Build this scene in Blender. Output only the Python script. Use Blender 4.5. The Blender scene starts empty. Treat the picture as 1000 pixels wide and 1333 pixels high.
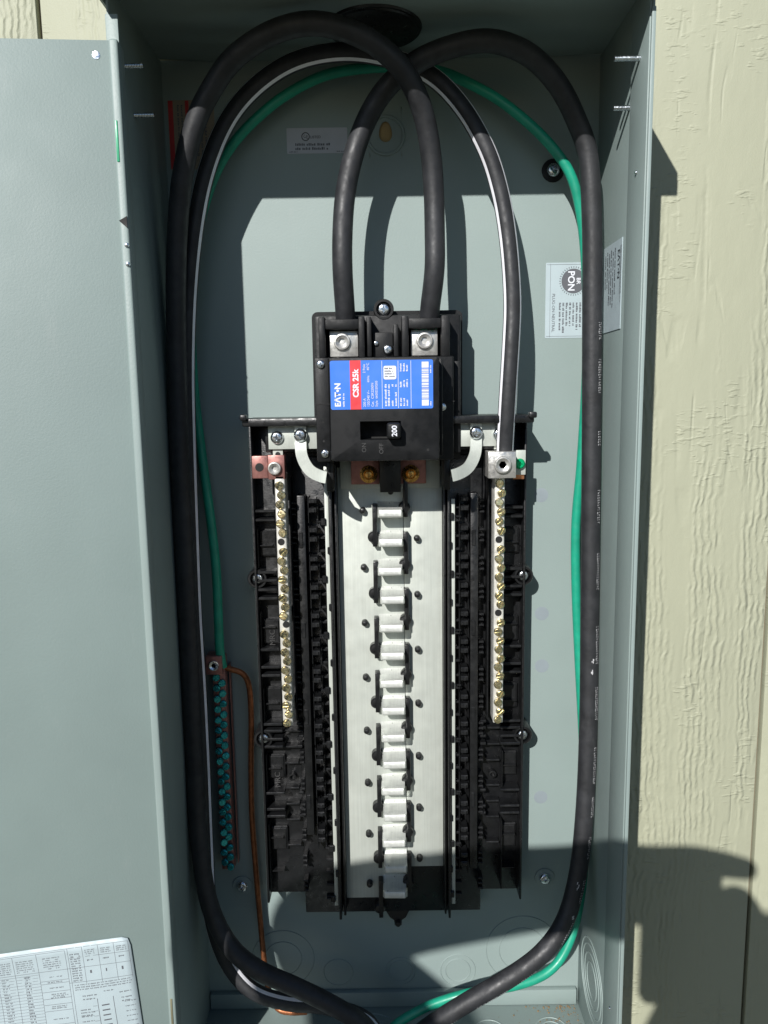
import bpy, bmesh, math, random
from mathutils import Vector, Matrix, noise
random.seed(7)
R = math.radians
S = bpy.context.scene
C = S.collection

# ------------------------------------------------------------------ camera
# world: X right, Y into the wall (0 = front rim of the enclosure), Z up (0 = lens height)
PITCH, ROLL = R(8.4), R(.85)
cam_d = bpy.data.cameras.new('camera'); cam = bpy.data.objects.new('camera', cam_d); C.objects.link(cam)
fwd = Vector((0, math.cos(PITCH), -math.sin(PITCH)))
r0 = Vector((1, 0, 0)); u0 = r0.cross(fwd)
rc = r0*math.cos(ROLL) - u0*math.sin(ROLL); uc = r0*math.sin(ROLL) + u0*math.cos(ROLL)
M4 = Matrix.Identity(4)
for i in range(3):
    M4[i][0] = rc[i]; M4[i][1] = uc[i]; M4[i][2] = -fwd[i]
M4.translation = Vector((0, -.569, 0))
cam.matrix_world = M4
cam_d.sensor_fit = 'VERTICAL'; cam_d.sensor_height = 36; cam_d.lens = 27.0
cam_d.clip_start = .01; cam_d.clip_end = 200
S.camera = cam
S.render.resolution_x, S.render.resolution_y = 768, 1024

# ------------------------------------------------------------------ light
w = bpy.data.worlds.new('World'); S.world = w; w.use_nodes = True
nt = w.node_tree; nt.nodes.clear()
sky = nt.nodes.new('ShaderNodeTexSky'); sky.sky_type = 'NISHITA'; sky.sun_disc = False; sky.ozone_density = 4; sky.dust_density = .3
SUN = Vector((.41, 1.0, -.65)).normalized()
sky.sun_elevation = math.asin(-SUN.z); sky.sun_rotation = math.atan2(-SUN.x, -SUN.y)
bg = nt.nodes.new('ShaderNodeBackground'); bg.inputs[1].default_value = .058
wo = nt.nodes.new('ShaderNodeOutputWorld')
nt.links.new(sky.outputs[0], bg.inputs[0]); nt.links.new(bg.outputs[0], wo.inputs[0])
sd = bpy.data.lights.new('sun', 'SUN'); sd.energy = 5.0; sd.angle = R(.53); sd.color = (1, .972, .935)
so = bpy.data.objects.new('sun', sd); C.objects.link(so)
so.rotation_euler = SUN.to_track_quat('-Z', 'Y').to_euler(); so.location = (-2, -5, 3)
S.view_settings.view_transform = 'Standard'; S.view_settings.look = 'None'
S.view_settings.exposure = .15; S.view_settings.gamma = 1

# ------------------------------------------------------------------ materials
def new_mat(name):
    m = bpy.data.materials.new(name); m.use_nodes = True
    n = m.node_tree.nodes; return m, n, m.node_tree.links, n['Principled BSDF']
def coord(n, l, scale=(1, 1, 1), kind='Object'):
    tc = n.new('ShaderNodeTexCoord'); mp = n.new('ShaderNodeMapping'); mp.inputs['Scale'].default_value = scale
    l.new(tc.outputs[kind], mp.inputs[0]); return mp.outputs[0]
def plain(name, col, rough=.5, metal=0, var=.12, vs=60, bump=0, bs=400, rv=.12, spec=.5):
    m, n, l, b = new_mat(name)
    b.inputs['Metallic'].default_value = metal; b.inputs['Specular IOR Level'].default_value = spec
    v = coord(n, l)
    t = n.new('ShaderNodeTexNoise'); t.inputs['Scale'].default_value = vs; t.inputs['Detail'].default_value = 5; l.new(v, t.inputs[0])
    r = n.new('ShaderNodeMapRange'); r.inputs[1].default_value = .3; r.inputs[2].default_value = .7
    r.inputs[3].default_value = 1-var; r.inputs[4].default_value = 1+var; l.new(t.outputs[0], r.inputs[0])
    mx = n.new('ShaderNodeVectorMath'); mx.operation = 'SCALE'; mx.inputs[0].default_value = col; l.new(r.outputs[0], mx.inputs['Scale'])
    l.new(mx.outputs[0], b.inputs['Base Color'])
    r2 = n.new('ShaderNodeMapRange'); r2.inputs[1].default_value = .3; r2.inputs[2].default_value = .7
    r2.inputs[3].default_value = max(.03, rough-rv); r2.inputs[4].default_value = min(1, rough+rv)
    t3 = n.new('ShaderNodeTexNoise'); t3.inputs['Scale'].default_value = vs*2.3; t3.inputs['Detail'].default_value = 4; l.new(v, t3.inputs[0])
    l.new(t3.outputs[0], r2.inputs[0]); l.new(r2.outputs[0], b.inputs['Roughness'])
    if bump:
        t2 = n.new('ShaderNodeTexNoise'); t2.inputs['Scale'].default_value = bs; t2.inputs['Detail'].default_value = 3; l.new(v, t2.inputs[0])
        bp = n.new('ShaderNodeBump'); bp.inputs['Strength'].default_value = 1; bp.inputs['Distance'].default_value = bump
        l.new(t2.outputs[0], bp.inputs['Height']); l.new(bp.outputs[0], b.inputs['Normal'])
    return m
PAINT = plain('grey_enclosure_paint', (.248, .310, .298), .5, var=.05, vs=9, bump=.00010, bs=700, rv=.05)
def add_dust(m, amount=.25):
    n = m.node_tree.nodes; l = m.node_tree.links; b = n['Principled BSDF']
    src = b.inputs['Base Color'].links[0].from_socket
    v = coord(n, l, (1, 1, .25))
    t = n.new('ShaderNodeTexNoise'); t.inputs['Scale'].default_value = 45; t.inputs['Detail'].default_value = 9; t.inputs['Roughness'].default_value = .75; l.new(v, t.inputs[0])
    r = n.new('ShaderNodeMapRange'); r.inputs[1].default_value = .58; r.inputs[2].default_value = .8; r.inputs[3].default_value = 0; r.inputs[4].default_value = amount; l.new(t.outputs[0], r.inputs[0])
    mx = n.new('ShaderNodeMix'); mx.data_type = 'RGBA'; mx.inputs[7].default_value = (.38, .38, .38, 1)
    l.new(r.outputs[0], mx.inputs[0]); l.new(src, mx.inputs[6]); l.new(mx.outputs[2], b.inputs['Base Color'])
add_dust(PAINT, .2)
BLACK = plain('black_moulded_plastic', (.0085, .009, .0098), .36, var=.25, vs=90, bump=.00012, bs=700)
add_dust(BLACK, .03)
CASE = plain('black_breaker_case', (.0075, .008, .0088), .50, spec=.3, var=.2, vs=80, bump=.00010, bs=1500)
add_dust(CASE, .035)
JACKET = plain('black_cable_jacket', (.021, .022, .025), .55, var=.3, vs=70, bump=.00015, bs=240)
add_dust(JACKET, .07)
GREENJ = plain('green_wire_jacket', (.012, .30, .19), .42, var=.12, vs=80)
STRIPE = plain('white_cable_stripe', (.85, .85, .9), .4)
TIN = plain('tinned_bus_metal', (.49, .52, .475), .45, metal=.2, var=.07, vs=40, bump=.0001, bs=130)
ALU = plain('bare_aluminium', (.60, .59, .56), .36, metal=.75, var=.1, vs=150, bump=.0001, bs=500)
ZINC = plain('zinc_plated_screw', (.72, .76, .80), .22, metal=1, var=.12, vs=300)
BRASS = plain('yellow_zinc_screw', (.95, .82, .52), .24, metal=1, var=.2, vs=200)
BARM = plain('neutral_bar_metal', (.72, .71, .66), .34, metal=.4, var=.15, vs=150, bump=.0001, bs=400)
COPPER = plain('copper', (.62, .27, .13), .38, metal=.8, var=.25, vs=150)
DCOPPER = plain('tarnished_copper_wire', (.30, .11, .045), .45, metal=.6, var=.3, vs=250)
REDCU = plain('copper_tinted_lug', (.36, .17, .15), .4, metal=.6, var=.2, vs=150)
GOLD = plain('brass_nut', (.72, .40, .12), .25, metal=.9, var=.2, vs=200)
GSCREW = plain('green_screw', (.05, .45, .46), .25, metal=.7, var=.2, vs=200)
EGREEN = plain('emerald_ground_screw', (.0, .42, .16), .25, metal=.4)
WHITE = plain('white_label_stock', (.40, .48, .51), .5, var=.03)
SILV = plain('silver_label_stock', (.44, .46, .50), .45, var=.05)
BLUE = plain('blue_label', (.05, .19, .72), .42, var=.04, vs=30)
RED = plain('red_label_print', (.75, .05, .06), .45, var=.05)
WPRINT = plain('white_print', (.72, .74, .80), .5, var=0)
KPRINT = plain('black_print', (.03, .03, .035), .6, var=0)
GPRINT = plain('grey_print', (.10, .105, .12), .6, var=0)
LPRINT = plain('light_print_on_cable', (.5, .5, .52), .6, var=.4, vs=900)
EMB = plain('embossed_black_lettering', (.05, .05, .05), .45, var=.2)
HOLE = plain('dark_hole', (.006, .006, .006), .7)
TAN = plain('bare_wood', (.42, .30, .14), .8)
WELD = plain('heat_tinted_spot_weld', (.238, .280, .305), .5, var=.05)
SKIN = plain('skin', (.55, .32, .22), .5); SHIRT = plain('dark_shirt', (.05, .07, .12), .85); JEANS = plain('blue_jeans', (.06, .08, .15), .9)
EARTH = plain('dry_earth', (.11, .11, .08), .95, var=.3, vs=3, bump=.01, bs=20)

def siding_mat():
    m, n, l, b = new_mat('cream_painted_woodgrain')
    b.inputs['Roughness'].default_value = .62
    tc = n.new('ShaderNodeTexCoord')
    oi = n.new('ShaderNodeObjectInfo')
    def mapped(sc):
        mp = n.new('ShaderNodeMapping'); mp.inputs['Scale'].default_value = sc
        l.new(tc.outputs['Object'], mp.inputs[0]); return mp.outputs[0]
    def noise_(vec, det=3, rough=.5, scale=1):
        t = n.new('ShaderNodeTexNoise'); t.inputs['Scale'].default_value = scale; t.inputs['Detail'].default_value = det
        t.inputs['Roughness'].default_value = rough; l.new(vec, t.inputs[0]); return t.outputs[0]
    def math_(op, a, b=0., c=0.):
        m_ = n.new('ShaderNodeMath'); m_.operation = op
        for k_, v_ in enumerate((a, b, c)):
            if isinstance(v_, (int, float)): m_.inputs[k_].default_value = v_
            else: l.new(v_, m_.inputs[k_])
        return m_.outputs[0]
    def ramp_(x, a, b_, c=0., d=1.):
        r_ = n.new('ShaderNodeMapRange'); r_.interpolation_type = 'SMOOTHSTEP'
        for k_, v_ in zip((1, 2, 3, 4), (a, b_, c, d)): r_.inputs[k_].default_value = v_
        l.new(x, r_.inputs[0]); return r_.outputs[0]
    sep = n.new('ShaderNodeSeparateXYZ'); l.new(tc.outputs['Object'], sep.inputs[0])
    X, Z = sep.outputs[0], sep.outputs[2]
    drift = math_('MULTIPLY', noise_(mapped((7, 1, 6)), 2), .035)
    wig = math_('MULTIPLY', noise_(mapped((45, 1, 60)), 2, .5), .0080)
    xw = math_('ADD', X, math_('ADD', drift, wig))
    # ridges: rows of vertical ripples about 6 mm apart, broken along their length
    ph_ = math_('MULTIPLY', xw, 1050)
    rip = math_('MULTIPLY_ADD', math_('SINE', ph_), .5, .5)
    brk = ramp_(noise_(mapped((70, 1, 38)), 3, .6), .38, .60)
    zone = ramp_(noise_(mapped((24, 1, 1.6)), 2), .47, .60)
    ridges = math_('MULTIPLY', math_('MULTIPLY', rip, zone), math_('MULTIPLY_ADD', brk, .8, .2))
    # a few sharp torn lines running down the board
    tear = math_('ABSOLUTE', math_('SUBTRACT', noise_(mapped((28, 1, 2.2)), 2, .4), .5))
    tear2 = math_('ABSOLUTE', math_('SUBTRACT', noise_(mapped((20, 1, 4.0)), 3, .5), .46))
    lines = math_('ADD', ramp_(tear, .0, .040, 1., 0.), math_('MULTIPLY', ramp_(tear2, .0, .024, 1., 0.), .7))
    lines = math_('MULTIPLY', lines, ramp_(noise_(mapped((25, 1, 22)), 3), .40, .60))
    # little scalloped saw marks across the grain
    scal = ramp_(noise_(mapped((75, 1, 210)), 2, .6), .52, .68)
    scz = ramp_(noise_(mapped((18, 1, 12)), 2), .53, .62)
    lump = math_('MULTIPLY', noise_(mapped((60, 1, 30)), 3), .55)
    h = math_('ADD', math_('MULTIPLY', ridges, .75), lump)
    h = math_('SUBTRACT', h, math_('MULTIPLY', lines, .42))
    h = math_('ADD', h, math_('MULTIPLY', math_('MULTIPLY', scal, scz), .38))
    h = math_('ADD', h, math_('MULTIPLY', noise_(tc.outputs['Object'], 2, .5, 900), .10))
    bp = n.new('ShaderNodeBump'); bp.inputs['Strength'].default_value = 1; bp.inputs['Distance'].default_value = .0012
    l.new(h, bp.inputs['Height']); l.new(bp.outputs[0], b.inputs['Normal'])
    cr = n.new('ShaderNodeTexNoise'); cr.inputs['Scale'].default_value = 6; cr.inputs['Detail'].default_value = 5; l.new(tc.outputs['Object'], cr.inputs[0])
    mx = n.new('ShaderNodeMix'); mx.data_type = 'RGBA'; mx.inputs[6].default_value = (.355, .365, .268, 1); mx.inputs[7].default_value = (.40, .41, .30, 1)
    l.new(cr.outputs[0], mx.inputs[0]); l.new(mx.outputs[2], b.inputs['Base Color'])
    return m
SIDING = siding_mat()
DOORP = plain('shaded_door_paint', (.198, .255, .245), .55, var=.05, vs=9, bump=.00010, bs=700, rv=.05)  # enclosure paint again, darkened so the colour carries the door's dimmer light
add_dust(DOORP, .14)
def streaks(m, lo, hi, sc=(900, 900, 14)):
    n = m.node_tree.nodes; l = m.node_tree.links; b = n['Principled BSDF']; src = b.inputs['Base Color'].links[0].from_socket
    v = coord(n, l, sc); t = n.new('ShaderNodeTexNoise'); t.inputs['Scale'].default_value = 1; t.inputs['Detail'].default_value = 3; l.new(v, t.inputs[0])
    r = n.new('ShaderNodeMapRange'); r.inputs[1].default_value = .35; r.inputs[2].default_value = .7; r.inputs[3].default_value = hi; r.inputs[4].default_value = lo; l.new(t.outputs[0], r.inputs[0])
    mx = n.new('ShaderNodeVectorMath'); mx.operation = 'SCALE'; l.new(src, mx.inputs[0]); l.new(r.outputs[0], mx.inputs['Scale']); l.new(mx.outputs[0], b.inputs['Base Color'])
streaks(TIN, .93, 1.03)
STAB = plain('plated_stab_metal', (.70, .72, .68), .38, metal=.45, var=.08, vs=120, bump=.00004, bs=160)
streaks(STAB, .93, 1.03, (900, 40, 60))

# ------------------------------------------------------------------ mesh helpers
class MB:
    def __init__(s): s.bm = bmesh.new()
    def box(s, x0, x1, y0, y1, z0, z1, r=0, seg=2):
        g = bmesh.ops.create_cube(s.bm, size=1)
        vs = g['verts']
        for v in vs:
            v.co = Vector((x0+(v.co.x+.5)*(x1-x0), y0+(v.co.y+.5)*(y1-y0), z0+(v.co.z+.5)*(z1-z0)))
        if r > 0:
            r = min(r, abs(x1-x0)*.45, abs(y1-y0)*.45, abs(z1-z0)*.45)
            es = list({e for v in vs for e in v.link_edges})
            bmesh.ops.bevel(s.bm, geom=es, offset=r, segments=seg, affect='EDGES', profile=.5)
        return s
    def poly(s, pts, y0, y1):          # pts (x,z) outline extruded from y0 (front) to y1
        a = [s.bm.verts.new((p[0], y0, p[1])) for p in pts]; b = [s.bm.verts.new((p[0], y1, p[1])) for p in pts]
        n = len(pts); s.bm.faces.new(a); s.bm.faces.new(b[::-1])
        for i in range(n): s.bm.faces.new((a[i], b[i], b[(i+1) % n], a[(i+1) % n]))
        return s
    def lathe(s, c, prof, n=20, axis='Y', mod=None):   # prof (radius, height toward viewer); axis Y means height along -Y
        rings = []
        for k, (r, h) in enumerate(prof):
            ring = []
            for i in range(n):
                a = 2*math.pi*i/n; rr = r*(mod(k, i) if mod else 1)
                if axis == 'Y': p = (c[0]+rr*math.cos(a), c[1]-h, c[2]+rr*math.sin(a))
                elif axis == 'X': p = (c[0]+h, c[1]+rr*math.cos(a), c[2]+rr*math.sin(a))
                else: p = (c[0]+rr*math.cos(a), c[1]+rr*math.sin(a), c[2]+h)
                ring.append(s.bm.verts.new(p))
            rings.append(ring)
        for a, b in zip(rings, rings[1:]):
            for i in range(n): s.bm.faces.new((a[i], a[(i+1) % n], b[(i+1) % n], b[i]))
        s.bm.faces.new(rings[0]); s.bm.faces.new(rings[-1])
        return s
    def torus(s, c, R_, r, axis='Y', n=40, m=6):
        rings = []
        for i in range(n):
            a = 2*math.pi*i/n; ring = []
            for j in range(m):
                b = 2*math.pi*j/m; q = R_+r*math.cos(b); h = r*math.sin(b)
                if axis == 'Y': p = (c[0]+q*math.cos(a), c[1]+h, c[2]+q*math.sin(a))
                elif axis == 'X': p = (c[0]+h, c[1]+q*math.cos(a), c[2]+q*math.sin(a))
                else: p = (c[0]+q*math.cos(a), c[1]+q*math.sin(a), c[2]+h)
                ring.append(s.bm.verts.new(p))
            rings.append(ring)
        for i in range(n):
            for j in range(m):
                s.bm.faces.new((rings[i][j], rings[(i+1) % n][j], rings[(i+1) % n][(j+1) % m], rings[i][(j+1) % m]))
        return s
    def quad(s, pts):
        s.bm.faces.new([s.bm.verts.new(p) for p in pts]); return s
    def mesh(s, name, mat, smooth=True):
        bmesh.ops.recalc_face_normals(s.bm, faces=s.bm.faces)
        me = bpy.data.meshes.new(name); s.bm.to_mesh(me); s.bm.free()
        me.materials.append(mat)
        if smooth:
            for p in me.polygons: p.use_smooth = True
            me.set_sharp_from_angle(angle=R(34))
        return me
def rrect(x0, x1, z0, z1, r, n=5):
    pts = []
    for cx, cz, a0 in ((x1-r, z1-r, 0), (x0+r, z1-r, 90), (x0+r, z0+r, 180), (x1-r, z0+r, 270)):
        for k in range(n+1):
            a = R(a0+90*k/n); pts.append((cx+r*math.cos(a), cz+r*math.sin(a)))
    return pts
def wpos(o):
    p = Vector((0, 0, 0))
    while o: p += o.location; o = o.parent
    return p
def put(name, me, parent=None, loc=(0, 0, 0), **kw):
    o = bpy.data.objects.new(name, me); C.objects.link(o)
    o.location = Vector(loc) - (wpos(parent) if parent else Vector((0, 0, 0)))
    if parent: o.parent = parent
    for k, v in kw.items(): o[k] = v
    return o
def part(name, mb, mat, parent, loc=(0, 0, 0), smooth=True, **kw):
    return put(name, mb.mesh(name, mat, smooth), parent, loc, **kw)
def thing(name, loc, label, cat, group=None):
    o = bpy.data.objects.new(name, None); C.objects.link(o); o.location = loc; o.empty_display_size = .02
    o['label'] = label; o['category'] = cat
    if group: o['group'] = group
    return o

def text_mesh(body, size, origin, ang, mat, plane='Y', align='LEFT', depth=0, bold=0):
    cu = bpy.data.curves.new('t', 'FONT'); cu.body = body; cu.size = size; cu.align_x = align; cu.extrude = depth; cu.offset = bold
    cu.resolution_u = 3
    ob = bpy.data.objects.new('t', cu); C.objects.link(ob)
    dg = bpy.context.evaluated_depsgraph_get(); me = bpy.data.meshes.new_from_object(ob.evaluated_get(dg))
    bpy.data.objects.remove(ob); bpy.data.curves.remove(cu)
    ca, sa = math.cos(R(ang)), math.sin(R(ang))
    for v in me.vertices:
        a = v.co.x*ca - v.co.y*sa; b = v.co.x*sa + v.co.y*ca
        if plane == 'Y': v.co = Vector((origin[0]+a, origin[1]-v.co.z, origin[2]+b))
        else: v.co = Vector((origin[0]-v.co.z, origin[1]-a, origin[2]+b))     # on a wall facing -X
    me.materials.clear(); me.materials.append(mat)
    return me
def micro(mb, o, ang, lines, h, gap, length, rnd, plane='Y', fill=.9):
    """unreadable small print: short strokes in word groups, drawn in rows"""
    ca, sa = math.cos(R(ang)), math.sin(R(ang))
    def P(a, b):
        x = a*ca-b*sa; z = a*sa+b*ca
        return (o[0]+x, o[1], o[2]+z) if plane == 'Y' else (o[0], o[1]-x, o[2]+z)
    for k in range(lines):
        y = -k*gap; x = 0; L = length*rnd.uniform(fill-.15, 1)
        while x < L:
            for _ in range(rnd.randint(2, 7)):
                if x > L: break
                wd = h*rnd.uniform(.30, .62); hh = h*rnd.uniform(.6, 1)
                mb.quad([P(x, y), P(x+wd, y), P(x+wd, y+hh), P(x, y+hh)])
                x += wd+h*.22
            x += h*.55
    return mb
def line(mb, a, b, wd, y):
    a = Vector(a); b = Vector(b); d = (b-a).normalized(); n = Vector((-d.y, d.x))*wd/2
    mb.quad([((p).x, y, (p).y) for p in (a+n, a-n, b-n, b+n)]); return mb

def screw_mesh(name, r, h, mat, kind='phillips'):
    m = MB()
    if kind == 'phillips':
        n = 24
        def mod(k, i):
            if k < 5: return 1
            q = i % 6; return 1.0 if q in (0,) else (.62 if q in (1, 5) else .34)
        m.lathe((0, 0, 0), [(r*.98, 0), (r, h*.25), (r*.93, h*.65), (r*.75, h*.9), (r*.62, h), (r*.50, h*1.0), (r*.42, h*.35)], n, mod=mod)
    elif kind == 'hex':       # socket set screw with a bright rim
        n = 24
        def mod(k, i):
            if k < 5: return 1
            a = (i % 4)/4*math.pi/3-math.pi/6; return .866/math.cos(a)
        m.lathe((0, 0, 0), [(r, 0), (r, h*.8), (r*.93, h), (r*.78, h*1.05), (r*.58, h*.75), (r*.46, h*.6), (r*.46, -h*.6)], n, mod=mod)
    elif kind == 'slot':
        m.lathe((0, 0, 0), [(r, 0), (r, h*.6), (r*.85, h*.9), (r*.5, h), (.00001, h*1.02)], 14)
        # slot: two raised half ridges beside a gap
        m.poly([(r*.80*math.cos(a_), r*.15+r*.55*math.sin(a_)) for a_ in [math.pi*q/6 for q in range(7)]], -h*1.22, -h*.85); m.poly([(r*.80*math.cos(a_), -r*.15-r*.55*math.sin(a_)) for a_ in [math.pi*q/6 for q in range(7)]], -h*1.22, -h*.85)
    return m.mesh(name, mat)

# ------------------------------------------------------------------ tubes
def spline(pts, step=.004):
    P = [Vector(p) for p in pts]; P = [P[0]*2-P[1]] + P + [P[-1]*2-P[-2]]
    out = []
    for i in range(1, len(P)-2):
        a, b, c, d = P[i-1:i+3]; n = max(2, int((c-b).length/step))
        for k in range(n):
            t = k/n
            out.append(.5*((2*b)+(c-a)*t+(2*a-5*b+4*c-d)*t*t+(3*b-a-3*c+d)*t*t*t))
    out.append(P[-2]); 
    for _ in range(3):
        out = [out[0]]+[(out[i-1]+out[i]*2+out[i+1])/4 for i in range(1, len(out)-1)]+[out[-1]]
    return out
def frames(path):
    fr = []; ref = Vector((0, -1, 0))
    for i, p in enumerate(path):
        t = (path[min(i+1, len(path)-1)]-path[max(i-1, 0)]).normalized()
        n = ref-t*ref.dot(t)
        if n.length < .15: n = fr[-1][1]-t*fr[-1][1].dot(t) if fr else Vector((1, 0, 0))
        n.normalize(); 
        if fr:
            n = (n*.4+fr[-1][1]*.6); n = (n-t*n.dot(t)).normalized()
        fr.append((t, n, t.cross(n)))
    return fr
def tube(path, r, n=18, rmod=None):
    m = MB(); fr = frames(path); rings = []
    for k, (p, (t, a, b)) in enumerate(zip(path, fr)):
        rings.append([m.bm.verts.new(p+(a*math.cos(2*math.pi*i/n)+b*math.sin(2*math.pi*i/n))*r*(rmod(k, i, n) if rmod else 1)) for i in range(n)])
    for A, B in zip(rings, rings[1:]):
        for i in range(n): m.bm.faces.new((A[i], A[(i+1) % n], B[(i+1) % n], B[i]))
    m.bm.faces.new(rings[0]); m.bm.faces.new(rings[-1]); return m
def stripe(path, r, phi, width):
    m = MB(); fr = frames(path); rows = []
    for p, (t, a, b) in zip(path, fr):
        rows.append([m.bm.verts.new(p+(a*math.cos(phi+q)+b*math.sin(phi+q))*(r*1.018)) for q in (-width/2, 0, width/2)])
    for A, B in zip(rows, rows[1:]):
        for i in range(2): m.bm.faces.new((A[i], A[i+1], B[i+1], B[i]))
    return m

# ================================================================== SETTING
g = MB().box(-12, 12, -14, .3, -1.56, -1.5); o = part('ground', g, EARTH, None); o['kind'] = 'structure'

# siding: vertical boards with grooves between them
YS = .133
wall = thing('siding_wall', (0, YS, -1.5), 'cream painted wood-grain siding wall behind the grey electrical enclosure', 'wall')
part('backing', MB().box(-1.6, 1.6, YS+.007, YS+.02, -1.49, 1.2), plain('groove_paint', (.16, .13, .09), .9), wall)
for k in range(-6, 6):
    x0 = -.285+(k+1)*.215
    part('board', MB().box(x0+.0018, x0+.2132, YS, YS+.012, -1.49, 1.2, .0012), SIDING, wall)

# ================================================================== ENCLOSURE
D = .13
ZT, ZB, XL, XR = .284, -.607, -.183, .189
ZF = .262          # top of the front rim; the rain hood's skirt hangs from above down to here
enc = thing('electrical_enclosure', (0, D, ZB), 'open grey outdoor panel enclosure on the cream siding, door swung back to the left', 'electrical box')
# back wall with the two keyholes cut through
def plate_hole(bm_parent, cx, cz, r): pass
bk = MB()
# upper keyhole is a real opening: build the back around it
kx, kz = .0061, .226
bk.box(XL-.0015, XR+.0015, D, D+.0015, ZB-.0015, kz-.02)
bk.box(XL-.0015, XR+.0015, D, D+.0015, kz+.02, ZT+.0015)
bk.box(XL-.0015, kx-.014, D, D+.0015, kz-.02, kz+.02); bk.box(kx+.014, XR+.0015, D, D+.0015, kz-.02, kz+.02)
hole = []
N = 32
for i in range(N):
    a = 2*math.pi*i/N+math.pi/2
    r = .0052 if math.sin(a) < .55 else .0075
    hole.append((kx+.0056*math.cos(a), kz-.002+.0062*math.sin(a) if math.sin(a) < 0 else kz-.002+.0105*math.sin(a)))
inner = [bk.bm.verts.new((x, D-.0001, z)) for x, z in hole]
outer = []
for i in range(N):
    a = 2*math.pi*i/N+math.pi/2; c, s_ = math.cos(a), math.sin(a); k = min(.014/max(abs(c), 1e-6), .02/max(abs(s_), 1e-6))
    outer.append(bk.bm.verts.new((kx+c*k, D-.0001, kz+s_*k)))
for i in range(N): bk.bm.faces.new((inner[i], inner[(i+1) % N], outer[(i+1) % N], outer[i]))
part('back_wall', bk, PAINT, enc)
part('keyhole_dimple', MB().torus((kx, D-.0004, kz-.003), .0155, .0014), PAINT, enc)
part('keyhole_backing', MB().box(kx-.012, kx+.012, D+.002, D+.0028, kz-.015, kz+.015), TAN, enc, label='tan wood seen through the keyhole in the back wall')
part('side_wall', MB().box(XR, XR+.0016, 0, D+.001, ZB-.001, ZT+.001, .0004), PAINT, enc)
part('side_wall', MB().box(XL-.0016, XL, 0, D+.001, ZB-.001, ZT+.001, .0004), PAINT, enc)
# right wall's stiffening offset and front rim
part('side_rib', MB().box(XR-.0016, XR-.0001, .0012, .040, ZB+.004, ZT-.004, .0003), PAINT, enc)
part('rim', MB().box(XR-.0010, XR+.0018, -.0018, .0005, ZB, ZF, .0005), PAINT, enc)
part('rim', MB().box(XL-.0022, -.1765, -.0018, .0005, ZB, ZF, .0005), PAINT, enc)
# floor with front lip
part('bottom_wall', MB().box(XL, XR, 0, D, ZB-.0016, ZB, .0003), PAINT, enc)
part('lower_step', MB().box(XL+.001, XR-.0025, D-.006, D-.0001, ZB+.0002, ZB+.0165, .0008), PAINT, enc)
# ceiling with the hub opening
hx, hy, hr = -.002, .074, .035
ce = MB(); N = 48
inn = [ce.bm.verts.new((hx+hr*math.cos(2*math.pi*i/N), hy+hr*math.sin(2*math.pi*i/N), ZT)) for i in range(N)]
up = [ce.bm.verts.new((hx+hr*math.cos(2*math.pi*i/N), hy+hr*math.sin(2*math.pi*i/N), ZT+.02)) for i in range(N)]
out = []
x0, x1, y0, y1 = XL, XR, -.0215, D
for i in range(N):
    c, s_ = math.cos(2*math.pi*i/N), math.sin(2*math.pi*i/N)
    k = min(((x1-hx) if c > 0 else (hx-x0))/max(abs(c), 1e-6), ((y1-hy) if s_ > 0 else (hy-y0))/max(abs(s_), 1e-6))
    out.append(ce.bm.verts.new((hx+c*k, hy+s_*k, ZT)))
for i in range(N):
    j = (i+1) % N
    ce.bm.faces.new((inn[i], inn[j], out[j], out[i])); ce.bm.faces.new((inn[i], inn[j], up[j], up[i]))
ce.bm.faces.new(up)
for cx, cy in ((x0, y0), (x1, y0), (x0, y1), (x1, y1)):     # corner triangles the radial fan misses
    vs = [v for v in out]
    near = sorted(vs, key=lambda v: (v.co.x-cx)**2+(v.co.y-cy)**2)[:2]
    if (near[0].co-Vector((cx, cy, ZT))).length > 1e-5:
        try: ce.bm.faces.new((near[0], near[1], ce.bm.verts.new((cx, cy, ZT))))
        except Exception: pass
part('top_wall', ce, PAINT, enc)
# rain hood
hd = MB().box(XL-.0075, XR+.0055, -.0262, D+.002, ZT+.0030, ZT+.0095, .001)
hd.box(XL-.0075, XR+.0055, -.0262, -.0245, ZF+.0125, ZT+.0032)
hd.box(XL-.0075, XL-.0058, -.0245, .02, ZF+.0122, ZT+.0032); hd.box(XR+.0038, XR+.0055, -.0245, .02, ZF+.0122, ZT+.0032)
hd.box(XL-.0058, XR+.0038, -.0246, -.0215, ZT+.0005, ZT+.0031)
part('rain_hood', hd, PAINT, enc)
part('hub_plug', MB().lathe((hx, hy, ZT-.0030), [(hr-.0060, 0), (hr-.0015, .0004), (hr-.0003, .0014), (hr-.0003, .006)], 48, 'Z'), BLACK, enc)
part('hub_rim', MB().torus((hx, hy, ZT-.0002), hr+.0006, .0016, 'Z'), BLACK, enc)
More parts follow.
